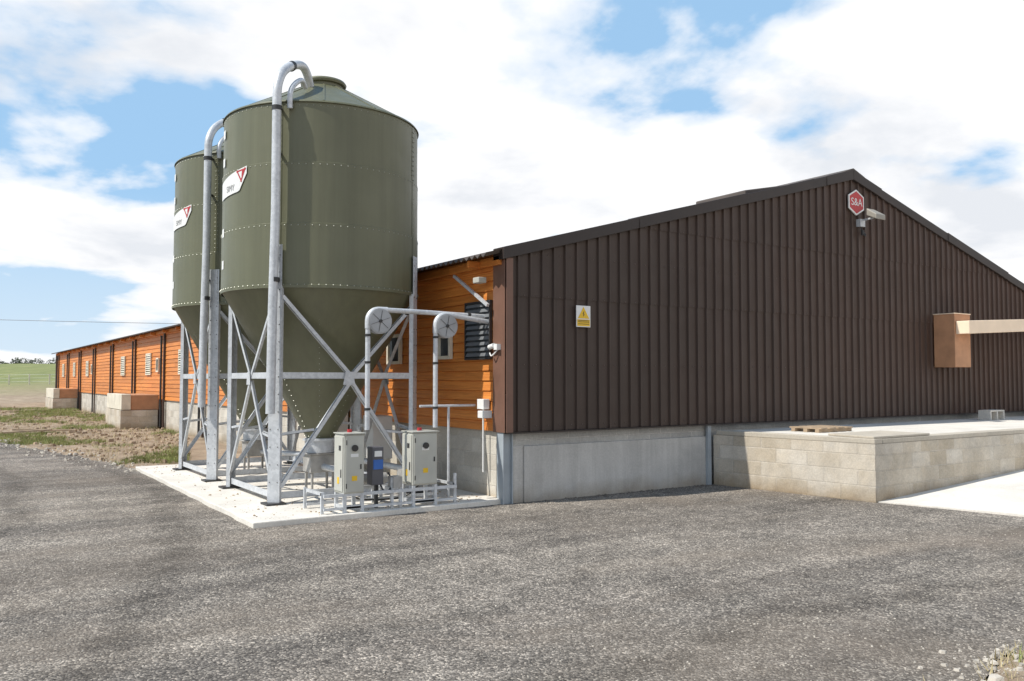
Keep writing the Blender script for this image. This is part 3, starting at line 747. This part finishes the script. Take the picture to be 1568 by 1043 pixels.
# ------------------------------------------------------------------ side bunkers along the wall
for (v0,v1) in ((21.5,24.6),(42.6,46.5)):
    b=root('block_bunker')
    m=MB(); m.box(-1.38,-0.2,v0,v0+0.2,-0.1,0.64); m.box(-1.38,-1.18,v0+0.2,v1,-0.1,0.64); m.box(-1.18,-0.2,v1-0.2,v1,-0.1,0.64); m.obj('block_walls',BLKT,b)
    m=MB(); m.box(-1.05,-0.16,v0+0.05,v1-0.05,0.645,1.16); m.obj('hood',HOOD,b,bevel=0.02)
    m=MB(); m.box(-1.36,-1.06,v0+0.02,v1-0.1,0.66,1.18); m.obj('end_panel',CREAM,b,bevel=0.01)

# ------------------------------------------------------------------ scattered things
def reg_yard(r):
    while True:
        Y=3.2+24*r.random()**1.5; X=r.uniform(-0.65,0.65)*Y; x,y=S(X,Y)
        if inpoly(x,y,apoly) and not(-3.5<x<0.1 and y>0) and not (x>0 and y>-0.05) and not (x>3.9 and y>-7): return x,y
stones('loose_chippings',8000,reg_yard,0.003,0.011,STONE,seed=11)
def reg_base(r):
    u=r.uniform(0.2,3.9); return u,-abs(r.gauss(0,0.09))-0.01
stones('wall_base_grit',500,reg_base,0.004,0.022,simple('dark_grit',(0.14,0.12,0.10),0.95),seed=41)
def reg_corner(r):
    while True:
        x,y=S(r.uniform(1.8,5.5),r.uniform(3.6,7.4))
        if not inpoly(x,y,apoly): return x,y
def reg_corner_fray(r):
    p=r.choice(right_edge[:30]); return p[0]+r.gauss(0,0.12),p[1]+r.gauss(0,0.12)
cz=lambda x,y:0.0 if inpoly(x,y,apoly) else max(0.0,gz(x,y))
stones('rubble',1500,reg_corner,0.006,0.060,STONE,cz,12)
stones('edge_gravel',1100,reg_corner_fray,0.004,0.026,STONE,cz,15)
EDG=[p for p in left_edge]
def reg_edge(r):
    p=r.choice(EDG); return p[0]+r.gauss(0,0.3),p[1]+r.gauss(0,0.35)
stones('roadside_rubble',2200,reg_edge,0.01,0.06,STONE,lambda x,y:max(0.0,gz(x,y)),13)
def reg_dirt(r):
    while True:
        Y=r.uniform(17,50); X=-Y*r.uniform(0.38,0.66); x,y=S(X,Y)
        if not inpoly(x,y,apoly) and x<-0.3 and not(x>-3.6 and y<7.8): return x,y
stones('earth_clods',3600,reg_dirt,0.015,0.11,simple('earth_clod',(0.32,0.24,0.165),0.95,var=0.4,scale=2),gz,14)
def blades(name,n,reg,hmin,hmax,mat,seed,zf=gz,patch=True,thr=0.10):
    r=random.Random(seed); m=MB(); c=0; tries=0
    while c<n and tries<n*12:
        tries+=1
        x,y=reg(r)
        if patch and noise.noise(Vector((x*0.3,y*0.3,7)))+0.3*noise.noise(Vector((x*1.3,y*1.3,2)))<thr: continue
        c+=1; z=zf(x,y)-0.01
        for _ in range(4):
            a=r.random()*6.28; h=r.uniform(hmin,hmax); w=h*0.06; l=h*r.uniform(0.1,0.7); b=r.random()*6.28
            ox,oy=r.uniform(-0.05,0.05),r.uniform(-0.05,0.05)
            m.add([(x+ox+w*math.cos(a),y+oy+w*math.sin(a),z),(x+ox-w*math.cos(a),y+oy-w*math.sin(a),z),(x+ox+l*math.cos(b),y+oy+l*math.sin(b),z+h)],[(0,1,2)])
    return m.obj(name,mat)
blades('grass_patches',12000,reg_dirt,0.04,0.14,GBL,21)
blades('straw_litter',3000,reg_dirt,0.03,0.12,STRAW,22,patch=False)
blades('dry_grass_tufts',500,reg_corner,0.03,0.11,STRAW,23,cz,patch=False)
blades('verge_grass',350,lambda r:S(r.uniform(3.0,4.3),r.uniform(4.4,5.2)),0.04,0.12,GBL,24,cz,patch=False)
pk=root('discarded_planks'); m=MB(); a=S(-15.2,25.5); b=S(-14.0,25.9); m.beam((a[0],a[1],0.10),(b[0],b[1],0.16),0.2,0.04); a=S(-15.4,26.3); b=S(-13.6,26.6); m.beam((a[0],a[1],0.14),(b[0],b[1],0.10),0.15,0.05); m.obj('boards',TIMB,pk)
fe=root('field_fence'); m=MB(); wr=MB(); pts=[]
for i in range(26):
    X=-62+i*1.9; Y=84+0.25*i; x,y=S(X,Y); pts.append((x,y,gz(x,y)))
for (x,y,z) in pts: m.box(x-0.06,x+0.06,y-0.06,y+0.06,z-0.2,z+1.1)
for h in (0.35,0.7,1.05):
    wr.tube([(p[0],p[1],p[2]+h) for p in pts],0.008,5)
m.obj('fence_posts',CREAM,fe); wr.obj('fence_wires',GALV,fe)
r=random.Random(5); m=MB()
for t in range(60):
    X=r.uniform(-175,-60); Y=222+r.uniform(-6,6); x,y=S(X,Y)
    if X>-118: continue
    z=gz(x,y); H=r.uniform(1.2,2.8); Wd=r.uniform(1.5,3.0)
    m.tube([(x,y,z-0.5),(x,y,z+H*0.5)],[0.15,0.08],5)
    for _ in range(260):
        a=r.random()*6.28; q=r.random()**0.5; hh=r.random(); rr=Wd*q*math.sin(math.pi*(0.15+0.8*hh))**0.7
        cx,cy,cz_=x+rr*math.cos(a),y+rr*math.sin(a),z+0.2+hh*H+r.uniform(-.2,.2); s=r.uniform(0.12,0.35)
        d=[Vector((r.uniform(-1,1),r.uniform(-1,1),r.uniform(-1,1)))*s for _ in range(3)]
        c=Vector((cx,cy,cz_)); m.add([c+d[0],c+d[1],c+d[2]],[(0,1,2)])
m.obj('distant_trees',LEAF)
ul=root('overhead_power_line'); a=S(-48,62); b=S(18,75); m=MB()
pa=Vector((a[0],a[1],gz(*a)+6.1)); pb=Vector((b[0],b[1],gz(*b)+6.1))
m.tube([pa.lerp(pb,t/20)-Vector((0,0,0.5*math.sin(math.pi*t/20))) for t in range(21)],0.018,5)
m.obj('cable',simple('cable_grey',(0.2,0.2,0.2),0.6),ul)
m=MB()
for q in (a,b):
    m.tube([(q[0],q[1],gz(*q)-0.5),(q[0],q[1],gz(*q)+6.4)],[0.14,0.10],10); m.box(q[0]-0.6,q[0]+0.6,q[1]-0.05,q[1]+0.05,gz(*q)+5.9,gz(*q)+6.0)
m.obj('poles',TIMB,ul)

# ------------------------------------------------------------------ light
EL=R(52); AZ=Vector((-0.978,0.208,0)).normalized()
sd=Vector((AZ.x*math.cos(EL),AZ.y*math.cos(EL),math.sin(EL)))
sl=bpy.data.lights.new('sun','SUN'); sl.energy=5.0; sl.angle=R(0.5); sl.color=(1.0,0.955,0.88)
so=bpy.data.objects.new('sun',sl); scene.collection.objects.link(so)
so.rotation_euler=sd.to_track_quat('Z','Y').to_euler()
w=bpy.data.worlds.new('World'); scene.world=w; w.use_nodes=True; nt=w.node_tree
bg=nt.nodes['Background']; bg.inputs['Strength'].default_value=0.1
sky=nt.nodes.new('ShaderNodeTexSky'); sky.sky_type='NISHITA'; sky.sun_disc=False
sky.sun_elevation=EL; sky.sun_rotation=math.atan2(sd.x,sd.y)%(2*math.pi); sky.altitude=100; sky.dust_density=1.0
tc=nt.nodes.new('ShaderNodeTexCoord'); sp=nt.nodes.new('ShaderNodeSeparateXYZ'); nt.links.new(tc.outputs['Generated'],sp.inputs[0])
zc=mth(nt,'ADD',mth(nt,'MAXIMUM',sp.outputs[2],0.0),0.22)
cb=nt.nodes.new('ShaderNodeCombineXYZ')
nt.links.new(mth(nt,'DIVIDE',sp.outputs[0],zc),cb.inputs[0]); nt.links.new(mth(nt,'DIVIDE',sp.outputs[1],zc),cb.inputs[1])
n1=noi(nt,mapv(nt,cb.outputs[0],(1,1,1),loc=(3.1,1.7,0)),1.3,12,0.50,0.1)
# cover thins out toward the north-west (left of the barn)
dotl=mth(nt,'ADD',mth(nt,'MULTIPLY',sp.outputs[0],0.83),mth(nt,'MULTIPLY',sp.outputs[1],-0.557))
over=mth(nt,'MULTIPLY',mth(nt,'MAXIMUM',mth(nt,'SUBTRACT',sp.outputs[2],0.46),0.0),1.8)  # clouds cut overhead, above the view, to lower the ambient light
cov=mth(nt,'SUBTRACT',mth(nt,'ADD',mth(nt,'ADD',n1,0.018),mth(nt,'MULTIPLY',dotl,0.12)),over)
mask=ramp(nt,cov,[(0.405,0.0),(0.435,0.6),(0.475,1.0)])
n2=noi(nt,mapv(nt,cb.outputs[0],(1,1,1),loc=(8,2,4)),1.8,8,0.55,0.2)
ccol=ramp(nt,n2,[(0.34,(8.2,8.5,9.0)),(0.50,(10.6,10.6,10.7))])
skc=mix(nt,0.75,sky.outputs[0],(4.2,7.1,10.4))
up=ramp(nt,sp.outputs[2],[(0.46,(1,1,1)),(0.72,(0.50,0.56,0.66))])  # unseen upper sky darkened to reduce ambient fill
skc=mix(nt,1.0,skc,up,'MULTIPLY')
haze=ramp(nt,sp.outputs[2],[(0.0,0.8),(0.20,0.0)])
skc=mix(nt,haze,skc,(8.0,9.1,10.0))
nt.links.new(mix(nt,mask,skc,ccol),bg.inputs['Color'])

# ------------------------------------------------------------------ camera
cam=bpy.data.cameras.new('camera'); co=bpy.data.objects.new('camera',cam); scene.collection.objects.link(co)
co.location=(CX,CY,1.70); co.rotation_euler=(R(92.6),0,-HA)
cam.sensor_width=36; cam.lens=36*1300/1568; cam.clip_start=0.05; cam.clip_end=4000
scene.camera=co
